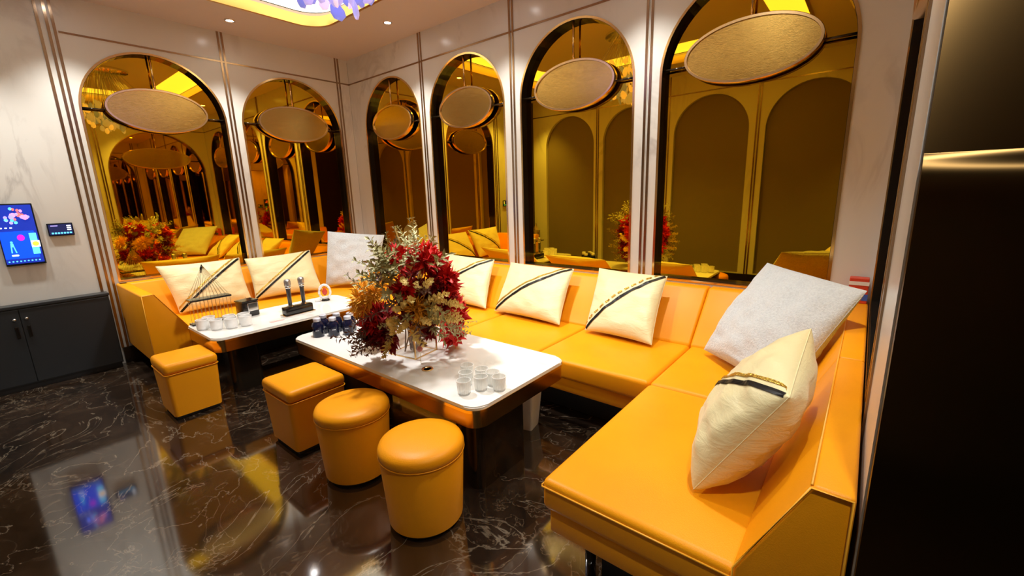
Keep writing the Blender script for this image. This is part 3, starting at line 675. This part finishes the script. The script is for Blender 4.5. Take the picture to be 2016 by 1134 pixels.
for s, l in ((-1, 'standing microphone with grey mesh head, nearer the dark cabinet'), (1, 'standing microphone with grey mesh head, nearer the room corner')):
    t = thing('microphone', l, 'microphone', (1.655 - math.sin(math.radians(3))*s*.062, -1.785 + s*.062, TZ+.098), 0, 'microphones in the holder')
    for nm, me in mp: obj(nm, me, t)
# hanging string tray stand
st = thing('string_stand', 'snack stand with two narrow black trays held by fine strings', 'snack stand', (1.235, -2.335, TZ), 0)
hw_ = .155
obj('base_tray', rbox(-.045, .045, -hw_-.01, hw_+.01, 0, .014, .004, 2), st, 'black_gloss'); obj('upper_tray', rbox(-.06, .06, -hw_, hw_, .205, .220, .003, 2), st, 'black_gloss')
bm = BM()
for k in range(11):
    y = -hw_+.012 + k*(2*hw_-.024)/10
    for sx in (-1, 1):
        tube(bm, [(sx*.04, y, .012), (sx*.05, y, .207)], .0014, 4); tube(bm, [(sx*.055, y, .218), (0, -.01, .50)], .0011, 4)
obj('strings', bm, st, 'wire')['kind'] = 'stuff'
obj('knot', tube(BM(), [(0, -.012, .505), (0, -.02, .475), (.004, -.028, .435)], [.004, .009, .006], 8), st, 'black_gloss', True)
dc = thing('dark_box', 'dark glossy cube box with a silver panel, beside the string stand', 'box', (1.30, -2.075, TZ), math.radians(8))
obj('body', rbox(-.065, .065, -.07, .07, 0, .135, .008, 2), dc, 'black_gloss', 40); obj('silver_panel', rbox(.066, .072, -.03, .06, .05, .125, .004, 2), dc, 'chrome')
obj('lid', rbox(-.068, .068, -.073, .073, .135, .148, .004, 2), dc, 'black_gloss'); obj('pin', tube(BM(), [(.02, -.01, .146), (.02, -.01, .18)], .002, 5), dc, 'wire')
wt = thing('white_stand', 'small white tabletop stand with red centre and black foot', 'table stand', (1.365, -1.37, TZ), math.radians(-30))
obj('foot', lathe(BM(), [(.04, 0), (.042, .006), (.036, .016), (0, .018)], 24), wt, 'black_gloss', True)
obj('frame', tube(BM(), [(0, .052*math.sin(2*PI*k/28), .088 - .066*math.cos(2*PI*k/28)*(1 if math.cos(2*PI*k/28) > 0 else 1.15)) for k in range(28)], .012, 8, True), wt, 'white_plastic', True)
bm = lathe(BM(), [(0, .05), (.022, .07), (.026, .095), (.012, .125), (0, .135)], 16)
for v in bm.verts: v.co.x *= .5
obj('centre', bm, wt, 'red_pack', True); obj('tissue', rbox(-.03, .03, -.10, -.05, 0, .025, .008, 2), wt, 'white_plastic', 40)
cu = [('cup', mesh('cup', lathe(BM(), [(.034, 0), (.042, .004), (.046, .084), (.043, .085), (.039, .012), (0, .01)], 36, rib=.02), 'white_cup', 30)), ('rim', mesh('rim', tube(BM(), [(.0445*math.cos(2*PI*k/28), .0445*math.sin(2*PI*k/28), .084) for k in range(28)], .0026, 6, True), 'white_plastic', True))]
copies('translucent white tumbler in the cluster on the microphone table', 'white_tumbler', 'glass', 'white tumblers on the microphone table', cu,
       [(1.56, -2.405, 0), (1.62, -2.315, 0), (1.645, -2.215, 0), (1.40, -2.41, 0), (1.50, -2.29, 0), (1.54, -2.19, 0), (1.46, -2.475, 0)])
tag(obj('paper_slip', prism(BM(), [(1.70, -2.06), (1.745, -2.06), (1.75, -1.95), (1.715, -1.94)], 2, TZ+.0005, TZ+.002), None, 'pink_paper'), 'pink paper slip lying beside the microphone holder', 'paper')

# ------------------------------------------------------------------ bin and the pack behind the big cushion
bn = thing('waste_bin', 'white tapered square waste bin under the flower table', 'bin', (3.955, -1.385, 0), math.radians(12))
bm = BM(); r0 = [(p[0], p[1], 0) for p in rrect(-.062, .062, -.062, .062, .012, 3)]; r1 = [(p[0], p[1], .27) for p in rrect(-.085, .085, -.085, .085, .016, 3)]; r3 = [(p[0]*.94, p[1]*.94, .27) for p in r1]; r4 = [(p[0]*.92, p[1]*.92, .01) for p in r0]
rg = [[bm.verts.new(p) for p in r] for r in (r0, r1, r3, r4)]
for a, b_ in zip(rg, rg[1:]):
    for k in range(len(a)): face(bm, (a[k], a[(k+1) % len(a)], b_[(k+1) % len(a)], b_[k]))
bm.faces.new(rg[0]); bm.faces.new(rg[3]); obj('bucket', bm, bn, 'white_plastic', 40)
obj('rim', tube(BM(), [(p[0], p[1], .27) for p in rrect(-.085, .085, -.085, .085, .016, 3)], .004, 6, True), bn, 'white_plastic', True)
rp = thing('red_pack', 'small red pack with white and blue bands on the sofa back corner', 'pack', (5.60, -.055, .80))
obj('box_body', rbox(-.05, .048, -.04, .03, 0, .16, .005, 2), rp, 'red_pack'); obj('white_band', box(BM(), -.051, .049, -.042, -.038, .115, .138), rp, 'white_plastic'); obj('blue_band', box(BM(), -.051, .049, -.042, -.038, .02, .06), rp, 'blue_pack')
